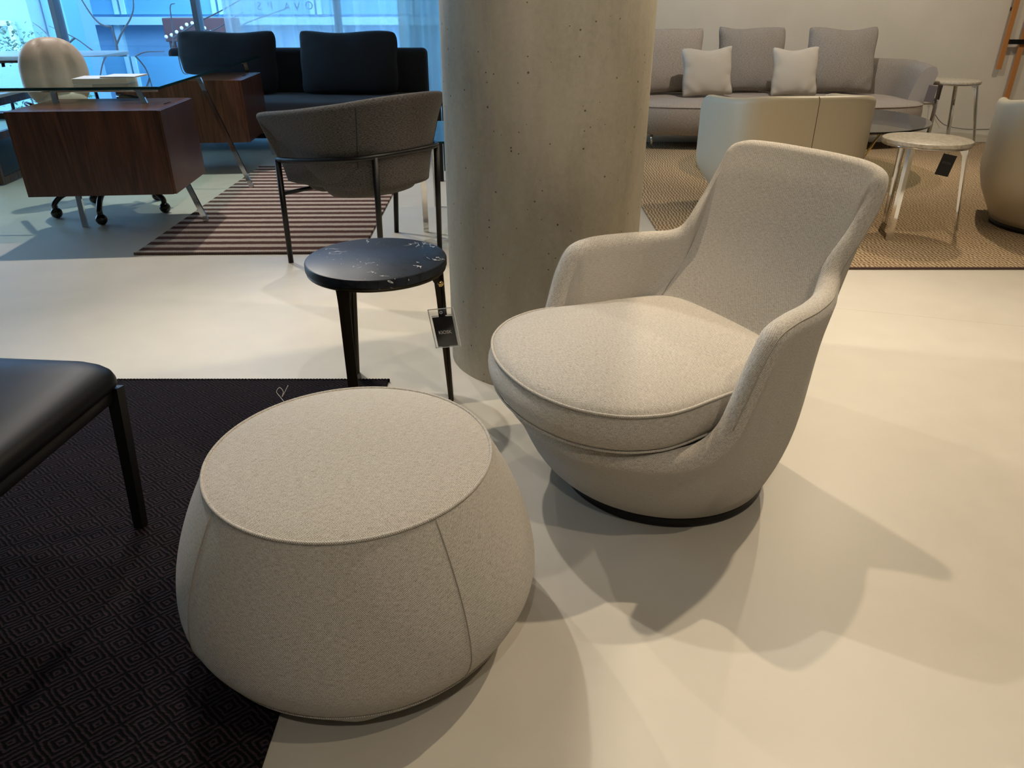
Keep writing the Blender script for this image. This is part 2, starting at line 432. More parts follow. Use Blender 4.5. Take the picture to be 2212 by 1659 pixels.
def pillow_edge(w, h, pinch, n=40):
    P = []
    for k in range(4):
        for i in range(n // 4):
            s = 2 * i / (n // 4) - 1
            a, b = ((s, -1), (1, s), (-s, 1), (-1, -s))[k]
            ex = 1 - pinch * (1 - b * b) * abs(a) ** 3; ez = 1 - pinch * (1 - a * a) * abs(b) ** 3
            P.append((a * w / 2 * ex, 0, b * h / 2 * ez + h / 2))
    return P
def tub(ctrl, base_r, rho, sub=5, z0=.03, knee=None, deck=.25, bulge=.02, face=None, inner_scale=.8, bs=(1, 1)):
    """upholstered tub shell. ctrl: half rim (side, fwd, z) from back centre (side 0) to front centre (side 0)."""
    full = [c[:3] for c in ctrl] + [(-c[0], c[1], c[2]) for c in ctrl[-2:0:-1]]
    nf = [(math.sin(R(c[3])), -math.cos(R(c[3])), 0) for c in ctrl] + [(-math.sin(R(c[3])), -math.cos(R(c[3])), 0) for c in ctrl[-2:0:-1]]
    nrm = cr(nf, sub, closed=True)
    rim = cr(full, sub, closed=True); N = len(rim); cols = []
    for i in range(N):
        P = rim[i]; T = (rim[(i + 1) % N] - rim[i - 1]).normalized()
        d = Vector((P.x, P.y, 0)).normalized()
        B = Vector((d.x * base_r * bs[0], d.y * base_r * bs[1], z0))
        W = (P - B).normalized()
        Nn = nrm[i] - W * (nrm[i].dot(W) * .6)
        Nn = (Nn - T * Nn.dot(T)).normalized()
        U = Nn.cross(T).normalized()
        if U.dot(W) < 0 and abs(U.dot(W)) > .3: U = -U
        if i and U.dot(Uprev) < 0: U = -U
        Uprev = U
        rr = rho(i / N) if callable(rho) else rho
        Pc = P - Nn * rr - U * rr
        O = Pc + Nn * rr; I = Pc - Nn * rr
        col = [B.copy()]
        K = 14
        for k in range(1, K):
            t = k / K
            if knee:
                zk, fr = knee
                kp = Vector((O.x * fr, O.y * fr, zk))
                # quadratic bezier-ish through knee with soft corner
                L1 = (kp - B).length; L2 = (O - kp).length; s = t * (L1 + L2)
                q = B.lerp(kp, s / L1) if s < L1 else kp.lerp(O, (s - L1) / L2)
                e = max(0, 1 - abs(s - L1) / .07); q = q - d * (.014 * e * e)
            else:
                q = B.lerp(O, t) + Nn * (bulge * math.sin(PI * min(1, t * 1.15)) * (1 - t) * 2)
            col.append(q)
        for k in range(0, 9):
            a = PI * k / 8; col.append(Pc + Nn * (rr * math.cos(a)) + U * (rr * math.sin(a)))
        D = Vector((d.x * Vector((I.x, I.y)).length * inner_scale, d.y * Vector((I.x, I.y)).length * inner_scale, deck))
        for k in range(1, 17):
            t = k / 16; q = I.lerp(D, t)
            if face:
                lo = [(a, b) for a, b in face]
                for (za, ya), (zb_, yb) in zip(lo, lo[1:]):
                    if zb_ <= q.z <= za or (za, ya) == lo[0] and q.z > za or (zb_, yb) == lo[-1] and q.z < zb_:
                        yy = ya + (yb - ya) * (za - q.z) / (za - zb_); break
                m_ = max(q.y, yy); dlt = abs(q.y - yy)
                q.y = m_ + max(0, .02 - dlt) ** 2 / .08
            col.append(q)
        for k in (.66, .33): col.append(Vector((D.x * k, D.y * k, deck)))
        cols.append(col)
    rows = [[cols[j][i] for j in range(N)] for i in range(len(cols[0]))]
    return grid(rows, cu=True, caps=(True, True)), rows
def text_mesh(s, size, ext=.0004):
    c = bpy.data.curves.new('t', 'FONT'); c.body = s; c.size = size; c.extrude = ext; c.align_x = 'CENTER'; c.align_y = 'CENTER'
    o = bpy.data.objects.new('t', c); COL.objects.link(o)
    dg = bpy.context.evaluated_depsgraph_get(); me = bpy.data.meshes.new_from_object(o.evaluated_get(dg))
    bpy.data.objects.remove(o); bpy.data.curves.remove(c); return me

# ------------------------------------------------------------------ setting
XL, XR, YB, YF, HC = -7.0, 7.5, 9.05, -4.0, 3.3
struct(obj('floor', box(XR - XL, YB - YF + .1, .2, ((XL + XR) / 2, (YB + YF) / 2 + .05, -.1)), M['floor'], smooth=False))
struct(obj('ceiling', box(XR - XL + .2, YB - YF + .3, .2, ((XL + XR) / 2, (YB + YF) / 2, HC + .1)), M['ceiling'], smooth=False))
struct(obj('wall_back', box(XR - .35, .6, HC, ((XR + .35) / 2, 8.72, HC / 2)), M['wall'], smooth=False))
struct(obj('wall_right', box(.2, YB - YF, HC, (XR + .1, (YB + YF) / 2, HC / 2)), M['wall'], smooth=False))
struct(obj('wall_front', box(XR - XL, .2, HC, ((XL + XR) / 2, YF - .1, HC / 2)), M['wall'], smooth=False))
struct(obj('wall_left', box(.2, 5.0 - YF, HC, (XL - .1, (5.0 + YF) / 2, HC / 2)), M['wall'], smooth=False))
# glazed back wall: bays between mullions
MX = [-6.97, -6.45, -4.93, -3.41, -1.89, -.37]
for i in range(6):
    x0 = MX[i]; x1 = MX[i + 1] if i < 5 else .36
    w = struct(obj('window_%d' % (i + 1), box(x1 - x0, .06, .10, ((x0 + x1) / 2, 9.0, .05)), M['frame'], smooth=False))
    obj('head_frame', box(x1 - x0, .06, .08, ((x0 + x1) / 2, 9.0, HC - .04)), M['frame'], w, smooth=False)
    obj('pane', box(x1 - x0, .012, HC - .18, ((x0 + x1) / 2, 9.0, HC / 2 + .01)), M['pane'], w, smooth=False)
    obj('mullion', box(.058, .14, HC, (x0, 8.97, HC / 2), .003), M['frame'], w, smooth=False)
w = struct(obj('window_7', box(.06, 4.0, .10, (XL - .03, 7.0, .05)), M['frame'], smooth=False))
obj('pane', box(.012, 4.0, HC - .1, (XL - .03, 7.0, HC / 2 + .05)), M['pane'], w, smooth=False)
# concrete column
tag(obj('concrete_column', lathe([(.34, -.01), (.34, HC + .01)], 96, (True, True), (.111, 2.615, 0)), M['concrete']),
    'round raw concrete column behind the side table and armchair', 'column')

# ------------------------------------------------------------------ rugs
def rug(name, x0, x1, y0, y1, h, mat, label, bind=None, rz=0, bindmat=None):
    cx, cy = (x0 + x1) / 2, (y0 + y1) / 2
    t = thing(name, label, 'rug', (cx, cy, 0), rz)
    obj('pile', box(x1 - x0 - .01, y1 - y0 - .01, h, (0, 0, h / 2), .003), mat, t)
    # overcast yarn binding along the ends
    pitch = .011
    for nm, yy in (('end_binding', y0 - cy), ('end_binding', y1 - cy)):
        n = int((x1 - x0) / pitch)
        parts = []
        rows = []
        m = 8
        for i in range(n * 3 + 1):
            x = x0 - cx + (x1 - x0) * i / (n * 3); rr = h * .62 * (1.0 if i % 3 else .72)
            rows.append([(x, yy + rr * math.cos(2 * PI * k / m), h * .62 + rr * math.sin(2 * PI * k / m)) for k in range(m)])
        obj(nm, grid(rows, cu=True, caps=(True, True)), bindmat or mat, t)
    return t
rug('diamond_rug', -2.75, -.435, .15, 2.35, .011, M['rug_dark'], 'black rug with woven concentric diamonds under the black leather bench and pouf', bindmat=M['rug_dark'])
rug('striped_rug', -2.05, -.83, 3.86, 6.22, .012, M['rug_stripe'], 'brown and beige striped rug under the grey armchair and glass desk', rz=R(1.2), bindmat=M['rug_bind'])
rug('ribbed_rug', .85, 4.6, 3.605, 7.4, .011, M['rug_tan'], 'tan ribbed rug under the long beige sofa and cream armchairs', bindmat=M['rug_bind'])

# ------------------------------------------------------------------ pouf
pf = thing('pouf', 'round beige woven pouf half on the black rug in the foreground', 'pouf', (-.317, 1.234, 0), R(20))
r1, z1, r2, z2, r3, z3 = .275, .414, .365, .155, .330, .066
prof = []
for k in range(9):
    a = k / 8; prof.append((r2 - (r2 - r3) * (1 - a) ** 1.9, z3 + (z2 - z3) * a))
for k in range(1, 13):
    t = k / 12; prof.append(((1 - t) ** 2 * r2 + 2 * t * (1 - t) * (r2 - .002) + t * t * r1, (1 - t) ** 2 * z2 + 2 * t * (1 - t) * (z2 + .105) + t * t * z1))
obj('side_cover', lathe(prof, 128), M['weave'], pf)
# under band with a tucked fold
bm = lathe([(.21, .018), (.265, .015), (.295, .022), (.312, .036), (.324, .054), (r3 + .0005, .067)], 128)
for v in bm.verts:
    a = math.atan2(v.co.y, v.co.x)
    if abs(a - R(-103)) < .12: v.co.z -= .006 * (1 - abs(a - R(-103)) / .12); v.co *= 1.004
obj('under_band', bm, M['weave'], pf)
N = 40; P = [[(0, 0, z1 + .028)] * 1] and []
rows = []
for i in range(25):
    r = r1 * i / 24; z = z1 + .022 * (1 - (r / r1) ** 2) ** .75 * 1.0
    rows.append((max(r, 1e-5), z))
bm = lathe(rows, 128)
uvl = bm.loops.layers.uv['UVMap']
for f in bm.faces:
    for lp in f.loops: lp[uvl].uv = (lp.vert.co.x, lp.vert.co.y)
obj('top_cover', bm, M['weave'], pf)
ring = lambda r, z, rr: tube([(r * math.cos(2 * PI * k / 120), r * math.sin(2 * PI * k / 120), z) for k in range(120)], rr, 8, closed=True)
obj('piping', ring(r1 + .0005, z1, .0035), M['weave'], pf)
obj('piping', ring(r3 + .0015, .067, .003), M['weave'], pf)
seams = []
for a in (R(-158), R(-68), R(22), R(112)):
    obj('side_seam', tube([((r + .0002) * math.cos(a), (r + .0002) * math.sin(a), z) for r, z in prof[2:]], .0016, 6), M['piping'], pf)
obj('plinth', lathe([(.19, .0115), (.19, .04)], 64, (True, True)), M['black_plastic'], pf)
th = cr([(-.105, .262, .412), (-.112, .268, .424), (-.118, .272, .436), (-.110, .27, .446), (-.104, .268, .436), (-.108, .268, .424), (-.103, .262, .434), (-.092, .262, .452)], 5)
mi = Matrix.Rotation(R(0), 4, 'Z')
lt = obj('loose_thread', tube(th, .0006, 5), M['text'], pf)

# ------------------------------------------------------------------ swivel tub armchair
def weave_uv_scale(bm): return bm
ac = thing('swivel_armchair', 'beige woven swivel armchair with high back and loose cushion beside the column', 'armchair', (.43, 1.81, 0), R(212 - 90))
CT = [(0, -.440, .858, 0), (.11, -.438, .857, 1), (.20, -.434, .850, 3), (.25, -.424, .825, 6), (.264, -.398, .765, 10), (.268, -.348, .69, 14), (.272, -.290, .63, 22),
      (.292, -.245, .603, 48), (.335, -.175, .597, 68), (.370, -.08, .596, 82), (.388, .02, .593, 89), (.394, .085, .572, 92), (.393, .128, .505, 96), (.388, .158, .42, 98), (.379, .19, .345, 104),
      (.350, .245, .300, 120), (.295, .335, .288, 142), (.175, .425, .284, 164), (0, .455, .282, 180)]
bm, rows = tub(CT, .288, lambda u: .024 + .007 * min(1, max(0, (min(u, 1 - u) - .16) / .08)), sub=6, z0=.032, deck=.275, bulge=.018, inner_scale=.88, face=[(.86, -.385), (.62, -.290), (.56, -.258), (.50, -.215), (.38, -.11), (.27, -.03)])
obj('shell', bm, M['weave'], ac)
# seam along the outer side of the arms and back
nr = len(rows); k = 14 + 2
sm = [Vector(p) * 1.0005 for p in rows[k]]; kk = max(i for i in range(len(sm) // 2) if sm[i].z > .36)
obj('shell_seam', tube([sm[i % len(sm)] for i in range(-kk, kk + 1)], .0014, 6), M['piping'], ac)
# base ring
obj('base_ring', lathe([(.262, 0), (.283, 0), (.286, .006), (.286, .026), (.280, .032), (.262, .034)], 96, (True, True)), M['black_metal'], ac)
# loose cushion
half = [(0, -.33), (.14, -.32), (.24, -.27), (.285, -.14), (.302, 0), (.314, .10), (.325, .18), (.322, .25), (.288, .335), (.213, .41), (.11, .455), (0, .468)]
out = cr([(s, f, 0) for s, f in half] + [(-s, f, 0) for s, f in half[-2:0:-1]], 6, closed=True)
cen = Vector((0, .08, 0)); rows = []
zb, zt = .308, .405
prf = [(.0, -.004), (.5, -.004), (.9, -.002), (.975, .004)] 
for s, dz in prf: rows.append([cen + (p - cen) * s + Vector((0, 0, zb + dz)) for p in out])
for k in range(1, 8):
    t = k / 8; rows.append([cen + (p - cen) * (.985 + .035 * math.sin(PI * t)) + Vector((0, 0, zb + .006 + (zt - zb - .012) * t)) for p in out])
top0 = len(rows)
for k in range(0, 15):
    s = 1 - k / 14; s = max(s, .001)
    rows.append([cen + (p - cen) * (s * .988) + Vector((0, 0, zt + .045 * (1 - s ** 2.6) ** .8)) for p in out])
bm = grid(rows, cu=True)
uvl = bm.loops.layers.uv['UVMap']
for f in bm.faces:
    if min(v.co.z for v in f.verts) >= zt - .002:
        for lp in f.loops: lp[uvl].uv = (lp.vert.co.x, lp.vert.co.y)
cu = obj('seat_cushion', bm, M['weave'], ac, (.010, .022, .002), (0, R(-1), R(-6)))
obj('piping', tube([cen + (p - cen) * .993 + Vector((0, 0, zt)) for p in out], .0036, 8, closed=True), M['weave'], cu)
obj('piping', tube([cen + (p - cen) * .985 + Vector((0, 0, zb + .003)) for p in out], .003, 8, closed=True), M['weave'], cu)
# front pull seam
obj('front_seam', tube([Vector(p) * 1.001 for p in [(.372 * .99, .10, .10), (.378, .12, .2), (.372, .15, .27)]], .0012, 5), M['piping'], ac)

# ------------------------------------------------------------------ three-legged side tables
def side_table(name, label, c, r, h, th, topmat, metal, feet, inner, tagfn=None, splay_top=.93):
    t = thing(name, label, 'side table', (c[0], c[1], 0))
    obj('table_top', lathe([(1e-5, h - th), (r - .004, h - th), (r, h - th + .005), (r, h - .006), (r - .002, h - .002), (r - .006, h), (1e-5, h)], 96), topmat, t)
    autosmooth(t.children[0])
    obj('rim_plate', lathe([(1e-5, h - th - .009), (r - .006, h - th - .009), (r - .003, h - th - .005), (r - .003, h - th), (1e-5, h - th)], 96), metal, t)
    for fx, fy in feet:
        f = Vector((fx - c[0], fy - c[1], 0)); d = f.normalized(); top = d * (r * splay_top); top.z = h - th - .006
        e = Vector((-d.y, d.x, 0))
        # Y-section leg: a broad outer blade with a rib flaring into the rim plate
        Z = [0, .12, .25, .36, h - th - .06, h - th - .03, h - th - .006]
        rows = []
        for z in Z:
            k = z / (h - th); p = f.lerp(Vector((top.x, top.y, 0)), k); p = Vector((p.x, p.y, z))
            wd = .0185 + .001 * k
            q = max(0, (z - (h - th - .07)) / .07); dep = .016 + .014 * k + .05 * q * q
            wd += .004 * q * q
            rows.append([p + e * wd, p + e * wd * .8 - d * .006, p + e * .004 - d * .010, p + e * .003 - d * dep, p - e * .003 - d * dep, p - e * .004 - d * .010, p - e * wd * .8 - d * .006, p - e * wd, p + d * .002])
        obj('leg', grid(rows, cu=True, caps=(True, True)), metal, t, smooth=False)
    return t
st = side_table('side_table', 'round black marble side table with dark bronze legs behind the pouf', (-.418, 2.205, 0), .216, .506, .030, M['marble'], M['bronze'],
                [(-.200, 2.225), (-.487, 2.02), (-.572, 2.42)], None)
obj('badge', lathe([(1e-5, .002), (.009, .002), (.0095, 0)], 24), M['brass'], st, (-.222 + .418, 2.190 - 2.205, .425), (R(75), 0, R(20)))
# price tags
def price_tag(name, label, loc, rz, roll, wd, ht, card, txt, tmat, sleeve=True, cord=None, txt_z=-.002, small=False, cat='tag'):
    t = thing(name, label, cat, loc, rz)
    rm = Matrix.Rotation(roll, 4, 'Y')
    def rr(b): bmesh.ops.rotate(b, verts=b.verts, cent=(0, 0, 0), matrix=rm); return b
    obj('card', rr(box(wd, .0012, ht, (0, 0, 0), .0003)), card, t, smooth=False)
    if sleeve:
        obj('clear_sleeve', rr(box(wd + .018, .003, ht + .032, (0, 0, .012), .001)), M['plastic'], t, smooth=False)
        ed = [box(.0015, .0034, ht + .032, (sx * (wd / 2 + .0085), 0, .012)) for sx in (-1, 1)] + [box(wd + .017, .0034, .0015, (0, 0, zz)) for zz in (ht / 2 + .027, -ht / 2 - .003)] + \
             [box(.022, .0034, .0025, (sx * (wd / 2 - .010), 0, ht / 2 + .003)) for sx in (-1, 1)]
        obj('sleeve_edge', rr(join(*ed)), M['white'], t, smooth=False)
        obj('eyelet', rr(tube([(.004 * math.cos(a * PI / 8), -.002, ht / 2 + .015 + .004 * math.sin(a * PI / 8)) for a in range(16)], .0008, 6, closed=True)), M['white'], t)
    if txt:
        me = text_mesh(txt, wd * (.235 if not small else .2))
        o = obj('lettering', me, tmat, t, smooth=False)
        o.matrix_local = rm @ Matrix.Translation((0, -.0022 if sleeve else -.0012, txt_z)) @ Matrix.Rotation(R(90), 4, 'X')
    if cord: obj('cord', tube(cr(cord, 6), .0006, 5), M['plastic'] if sleeve else M['black_cloth'], t)
    return t
price_tag('price_tag', 'small KIOSK price tag in a clear sleeve hanging on the black marble side table leg', (-.214, 2.185, .266), R(-8), R(-9), .066, .102, M['tagcard'], 'KIOSK', M['text'],
          cord=[(.0, .003, .06), (-.006, .02, .10), (-.004, .016, .152)])

# ------------------------------------------------------------------ black leather bench
bn = thing('leather_bench', 'black leather bench with slim dark legs at the left edge', 'bench', (-.955, 1.585, .0), R(-5))
ol = []
bw, bd = 1.25, .66
for x, y in rrect(bw, bd, .07, 8): ol.append((x - bw / 2 + .02, y - bd / 2 + .03))
rows = []; cen = Vector((-bw / 2, -bd / 2, 0))
for s, z in [(a_, b_ + .03) for a_, b_ in ((.001, .352), (.9, .352), (.985, .354), (1, .362), (1.0, .374), (.992, .388), (.975, .398), (.94, .409), (.88, .418), (.75, .428), (.5, .436), (.25, .439), (.001, .44))]:
    rows.append([Vector((cen.x + (x - cen.x) * s, cen.y + (y - cen.y) * s, z)) for x, y in ol])
obj('seat', grid(rows, cu=True), M['black_leather'], bn)
obj('frame_rail', join(box(bw - .06, .03, .03, (-bw / 2 + .02, -.02, .364), .004), box(bw - .06, .03, .03, (-bw / 2 + .02, -bd + .08, .364), .004), box(.03, bd - .09, .03, (-.012, -bd / 2 + .03, .364), .004), box(.03, bd - .09, .03, (-bw + .052, -bd / 2 + .03, .364), .004)), M['black_metal'], bn)
for i, (x, y, sx, sy) in enumerate([(0, -.005, 1, 1), (-bw + .04, -.005, -1, 1), (-bw + .04, -bd + .06, -1, -1)]):
    obj('leg', tube([(x + sx * .0, y + sy * -.0, .380), (x + sx * .012, y - sy * .06, .011)], [.021, .017], 4, rot=PI * 0), M['black_metal'], bn, smooth=False)

# ------------------------------------------------------------------ grey dining armchair
gc = thing('dining_armchair', 'dark grey tweed armchair with black tube legs standing before the column', 'armchair', (-.72, 3.89, 0), math.atan2(.64, -.77) - PI / 2)
CG = [(0, -.36, .825, 0), (.14, -.345, .822, 15), (.25, -.295, .812, 35), (.335, -.20, .795, 58), (.385, -.06, .775, 75), (.405, .10, .752, 86), (.408, .24, .735, 89), (.402, .35, .72, 91), (.393, .378, .70, 91), (.375, .365, .63, 91),
      (.348, .34, .54, 95), (.318, .315, .46, 105), (.27, .295, .415, 140), (.14, .30, .40, 170), (0, .30, .40, 180)]
bm, rows = tub(CG, .165, .022, sub=5, z0=.345, deck=.395, bulge=.022, bs=(1.5, 1), inner_scale=.85)
obj('upholstered_shell', bm, M['dark_tweed'], gc)
for c in (12, len(rows[0]) - 12): obj('shell_seam', tube([Vector(rows[i][c]) * 1.001 for i in range(2, 15)], .0022, 6), M['black_cloth'], gc)
def outer(rows, zt, c):
    best = min((abs(rows[i][c][2] - zt), i) for i in range(0, 15))[1]; return Vector(rows[best][c])
Lh = [(.386, .245, .515), (.378, .08, .528), (.325, -.115, .545), (.22, -.245, .557), (0, -.285, .562)]
rail = [(-a_, b_, c_) for a_, b_, c_ in Lh] + [Lh[i] for i in (3, 2, 1, 0)]
obj('rail', tube(cr(rail, 6), .0135, 10), M['black_metal'], gc)
def loc_of(wx, wy):
    v = Vector((wx + .72, wy - 3.89, 0)); v.rotate(Matrix.Rotation(-gc.rotation_euler.z, 3, 'Z')); return v
crv = cr(rail, 6)
for (wx, wy), k in (((-1.15, 3.72), 0), ((-.66, 3.62), None), ((-.395, 3.94), None), ((-.68, 4.29), -1)):
    ft = loc_of(wx, wy)
    if k is not None: tp = Vector(crv[k])
    else: tp = min(crv, key=lambda p: (Vector((p.x, p.y, 0)) - ft * 1.0).length)
    obj('leg', tube([tp, (ft.x, ft.y, 0)], [.0155, .0135], 12), M['black_metal'], gc)
lf = [Vector(crv[0]).lerp(loc_of(-1.15, 3.72), .32), Vector(crv[-1]).lerp(loc_of(-.68, 4.29), .32)]
obj('crossbar', tube(lf, .010, 8), M['black_metal'], gc)

# ------------------------------------------------------------------ glass desk with walnut cabinets
DA = R(5.5); U = Vector((math.cos(DA), math.sin(DA), 0)); W = Vector((-math.sin(DA), math.cos(DA), 0))
G = Vector((-2.0, 4.5, 0))
dk = thing('glass_desk', 'long clear glass desk on slanted chrome legs with walnut cabinets hung beneath', 'desk', G, DA)
gw, gd, gz = 1.62, 2.8, .78
g = obj('glass_top', box(gw, gd, .014, (-gw / 2, gd / 2, gz - .007), .0), [M['glass'], M['glass_edge']], dk, smooth=False)
for p in g.data.polygons:
    if abs(p.normal.z) < .5: p.material_index = 1
def dloc(wx, wy, z=0):
    v = Vector((wx, wy, z)) - G; v.rotate(Matrix.Rotation(-DA, 3, 'Z')); return v
for foot, top in (((-1.872, 4.495), (-.14, .06)), ((-1.889, 5.439), (-.06, .98)), ((-2.574, 4.411), (-.62, .10)), ((-2.12, 6.80), (-.03, 2.3)), ((-3.5, 4.5), (-1.5, .15)), ((-3.7, 6.75), (-1.5, 2.3))):
    f = dloc(*foot); f.z = .013 if foot[1] > 4 and foot[0] > -2 else 0
    obj('leg', tube([f, (top[0], top[1], gz - .014)], .017, 4, sx=1.25, sy=.7, rot=0), M['chrome'], dk, smooth=False)
obj('cross_rail', tube([(-.03, .06, gz - .025), (-1.5, .15, gz - .025)], .008, 8), M['chrome'], dk)
obj('cross_rail', tube([(-.03, 2.3, gz - .025), (-1.5, 2.3, gz - .025)], .008, 8), M['chrome'], dk)
def cab(cx, cy, wd, dp, zt, zb):
    c = dloc(cx, cy)
    o = obj('cabinet', box(wd, dp, zt - zb, (c.x - wd / 2, c.y + dp / 2, (zt + zb) / 2), .0015), M['walnut'], dk, smooth=False)
    obj('drawer_front', box(.016, dp - .004, zt - zb - .004, (c.x + .009, c.y + dp / 2, (zt + zb) / 2), .001), M['walnut'], o, smooth=False)
    obj('finger_pull', box(.010, .10, .003, (c.x - .045, c.y + dp * .55, zt + .001)), M['black_plastic'], o, smooth=False)
cab(-1.905, 4.2, .78, .60, .69, .243)
cab(-2.04, 5.95, .90, .72, .69, .243)
for i, (x, y, a, l, hgt) in enumerate([(-2.42, 4.75, 4, 'thick pale book with curled cover lying left on the glass desk', .030), (-2.31, 4.76, -3, 'slim white magazine stacked on the thick book on the glass desk', .008)]):
    z = gz + .001 + (0 if i == 0 else .031)
    b = thing('book', l, 'book', (x, y, z), DA + R(a))
    w_, d_ = (.30, .22) if i == 0 else (.20, .20)
    obj('pages', box(w_ - .006, d_ - .006, hgt - .004, (0, 0, hgt / 2)), M['paper'], b, smooth=False)
    obj('cover', join(box(w_, d_, .002, (0, 0, .001)), box(w_, d_, .002, (0, 0, hgt - .001))), M['white'], b, smooth=False)

# ------------------------------------------------------------------ ivory office chair behind the desk
oc = thing('office_chair', 'ivory padded leather swivel chair on black castors behind the glass desk', 'office chair', (-2.56, 4.78, 0), R(48))
for k in range(5):
    a = R(72 * k + 18); d = Vector((math.cos(a), math.sin(a), 0)); 
    obj('base_arm', tube(cr([d * .03 + Vector((0, 0, .17)), d * .15 + Vector((0, 0, .165)), d * .27 + Vector((0, 0, .14)), d * .33 + Vector((0, 0, .095)), d * .335 + Vector((0, 0, .06))], 5), .017, 10), M['black_plastic'], oc)
    bm = bmesh.new(); bmesh.ops.create_uvsphere(bm, u_segments=20, v_segments=12, radius=.034)
    for v in bm.verts: v.co = Vector((v.co.x, v.co.y * .95, v.co.z)) + d * .335 + Vector((0, 0, .034))
    obj('castor', bm, M['black_plastic'], oc)
obj('gas_column', tube([(0, 0, .13), (0, 0, .42)], .026, 16), M['black_plastic'], oc)
def puff(cx, cy, cz, sx, sy, sz, p=2.6, seams=(), n=40, m=28):
    rows = []
    for i in range(m + 1):
        v = -PI / 2 + PI * i / m; row = []
        for j in range(n):
            u = 2 * PI * j / n
            f = lambda t, e: math.copysign(abs(t) ** e, t)
            x = f(math.cos(u), 2 / p) * f(max(1e-4, math.cos(v)), 2 / p); y = f(math.sin(u), 2 / p) * f(max(1e-4, math.cos(v)), 2 / p); z = f(math.sin(v), 2 / p)
            k = 1
            for s in seams: k -= .24 * math.exp(-((x - s) / .055) ** 2) * (abs(y) > .2)
            row.append((cx + x * sx, cy + y * sy * k, cz + z * sz * (1 - .03 * (k < .95))))
        rows.append(row)
    return grid(rows, cu=True)
obj('seat', puff(0, 0, .47, .27, .26, .065, 3), M['tan_leather'], oc)
bk = obj('backrest', puff(0, .46, .80, .20, .085, .215, 2.3, (-.36, .36)), M['tan_leather'], oc)
obj('back_roll', puff(0, .435, .60, .15, .085, .11, 2.6, ()), M['tan_leather'], bk)
for s in (-1, 1):
    obj('armrest', tube(cr([(s * .2, -.02, .46), (s * .31, -.02, .5), (s * .32, -.05, .62), (s * .30, .05, .66), (s * .27, .25, .66)], 5), .016, 8), M['black_plastic'], oc)

# ------------------------------------------------------------------ white table near the window, display case
wt = thing('meeting_table', 'white topped table with dark wooden edge near the window behind the ivory chair', 'table', (-4.45, 7.65, 0), R(6))
ol = rrect(1.35, .9, .12, 6)
obj('table_top', prism(ol, .745, .78, .01, 2), M['white'], wt); autosmooth(wt.children[0])
obj('under_edge', prism([(x * .97, y * .97) for x, y in ol], .725, .745), M['walnut'], wt, smooth=False)
for sx in (-1, 1):
    for sy in (-1, 1): obj('leg', tube([(sx * .52, sy * .32, .73), (sx * .58, sy * .36, 0)], .016, 8), M['black_metal'], wt)
dc = thing('display_case', 'low walnut framed glass case at the far left behind the desk', 'display case', (-4.3, 6.15, 0), R(7))
dx, dy = .9, 1.3; fr = []
for z in (.03, .33, .55): fr += [box(dx, .035, .05, (0, sy * dy / 2, z)) for sy in (-1, 1)] + [box(.035, dy, .05, (sx * dx / 2, 0, z)) for sx in (-1, 1)]
for sx in (-1, 1):
    for sy in (-1, 1): fr.append(box(.035, .035, .56, (sx * dx / 2, sy * dy / 2, .29)))
obj('frame', join(*fr), M['walnut'], dc, smooth=False)
obj('top_panel', box(dx + .04, dy + .04, .02, (0, 0, .588)), M['white'], dc, smooth=False)
obj('glass_panel', join(*[box(.006, dy - .04, .26, (sx * dx / 2, 0, .18)) for sx in (-1, 1)] + [box(dx - .04, .006, .26, (0, sy * dy / 2, .18)) for sy in (-1, 1)]), M['glass'], dc, smooth=False)
tr = tag(obj('wooden_box', box(.22, .3, .07, (0, 0, .035), .003), M['walnut'], None, (-3.98, 5.80, .599), (0, 0, R(7)), smooth=False), 'brown wooden box lying on the low white topped case at far left', 'box')

# ------------------------------------------------------------------ dark sofa under the window
ds = thing('dark_sofa', 'long charcoal sofa with low back in front of the curtained window', 'sofa', (-2.08, 7.55, 0))
obj('back_cushion_frame', prism(rrect(2.5, .22, .06), .16, .815, .05, 4), M['black_cloth'], ds, (0, .36, 0))
obj('seat', box(2.46, .92, .27, (0, -.12, .285), .05, 4), M['grey_cloth'], ds)
obj('seat_base', box(2.40, .86, .06, (0, -.10, .135), .01), M['black_cloth'], ds)
for sx in (-1, 1):
    for sy in (-.45, .28): obj('leg', box(.05, .05, .115, (sx * 1.1, sy, .0575), .004), M['black_metal'], ds, smooth=False)
for x, rz_, sd, l in ((-2.69, 1, 3, 'plump charcoal cushion on the left of the dark sofa, top sagging'), (-1.545, -1, 5, 'plump charcoal cushion on the right of the dark sofa')):
    c = tag(obj('cushion', pillow(.93, .56, .22, .012, sd, sag=.2), M['black_cloth'], None, (x, 7.59, .425), (R(-11), 0, R(rz_))), l, 'cushion', 'charcoal cushions on the dark sofa')

# ------------------------------------------------------------------ beige sofa on the right
bs = thing('curved_sofa', 'long beige linen sofa with rounded ends along the back wall', 'sofa', (2.38, 7.45, 0))
def sup(hx, hy, p, n=96, a0=0, a1=360):
    o = []
    for k in range(n + (a1 - a0 < 360)):
        a = R(a0 + (a1 - a0) * k / n); c, s = math.cos(a), math.sin(a)
        o.append((math.copysign(abs(c) ** (2 / p), c) * hx, math.copysign(abs(s) ** (2 / p), s) * hy))
    return o
rows = []; o_ = sup(1.42, .55, 3.4)
for s, z in ((.001, .135), (.93, .135), (.96, .145), (.985, .19), (1, .26), (1, .32), (.992, .372), (.985, .385), (.95, .40), (.85, .415), (.6, .425), (.001, .43)):
    rows.append([(x * s if s < .9 else x - math.copysign(1, x) * (1 - s) * .9 * (abs(x) / 1.42), y * s if s < .9 else y - math.copysign(1, y) * (1 - s) * .9 * (abs(y) / .55), z) for x, y in o_])
sb = obj('seat', grid(rows, cu=True), M['sofa_lin'], bs)
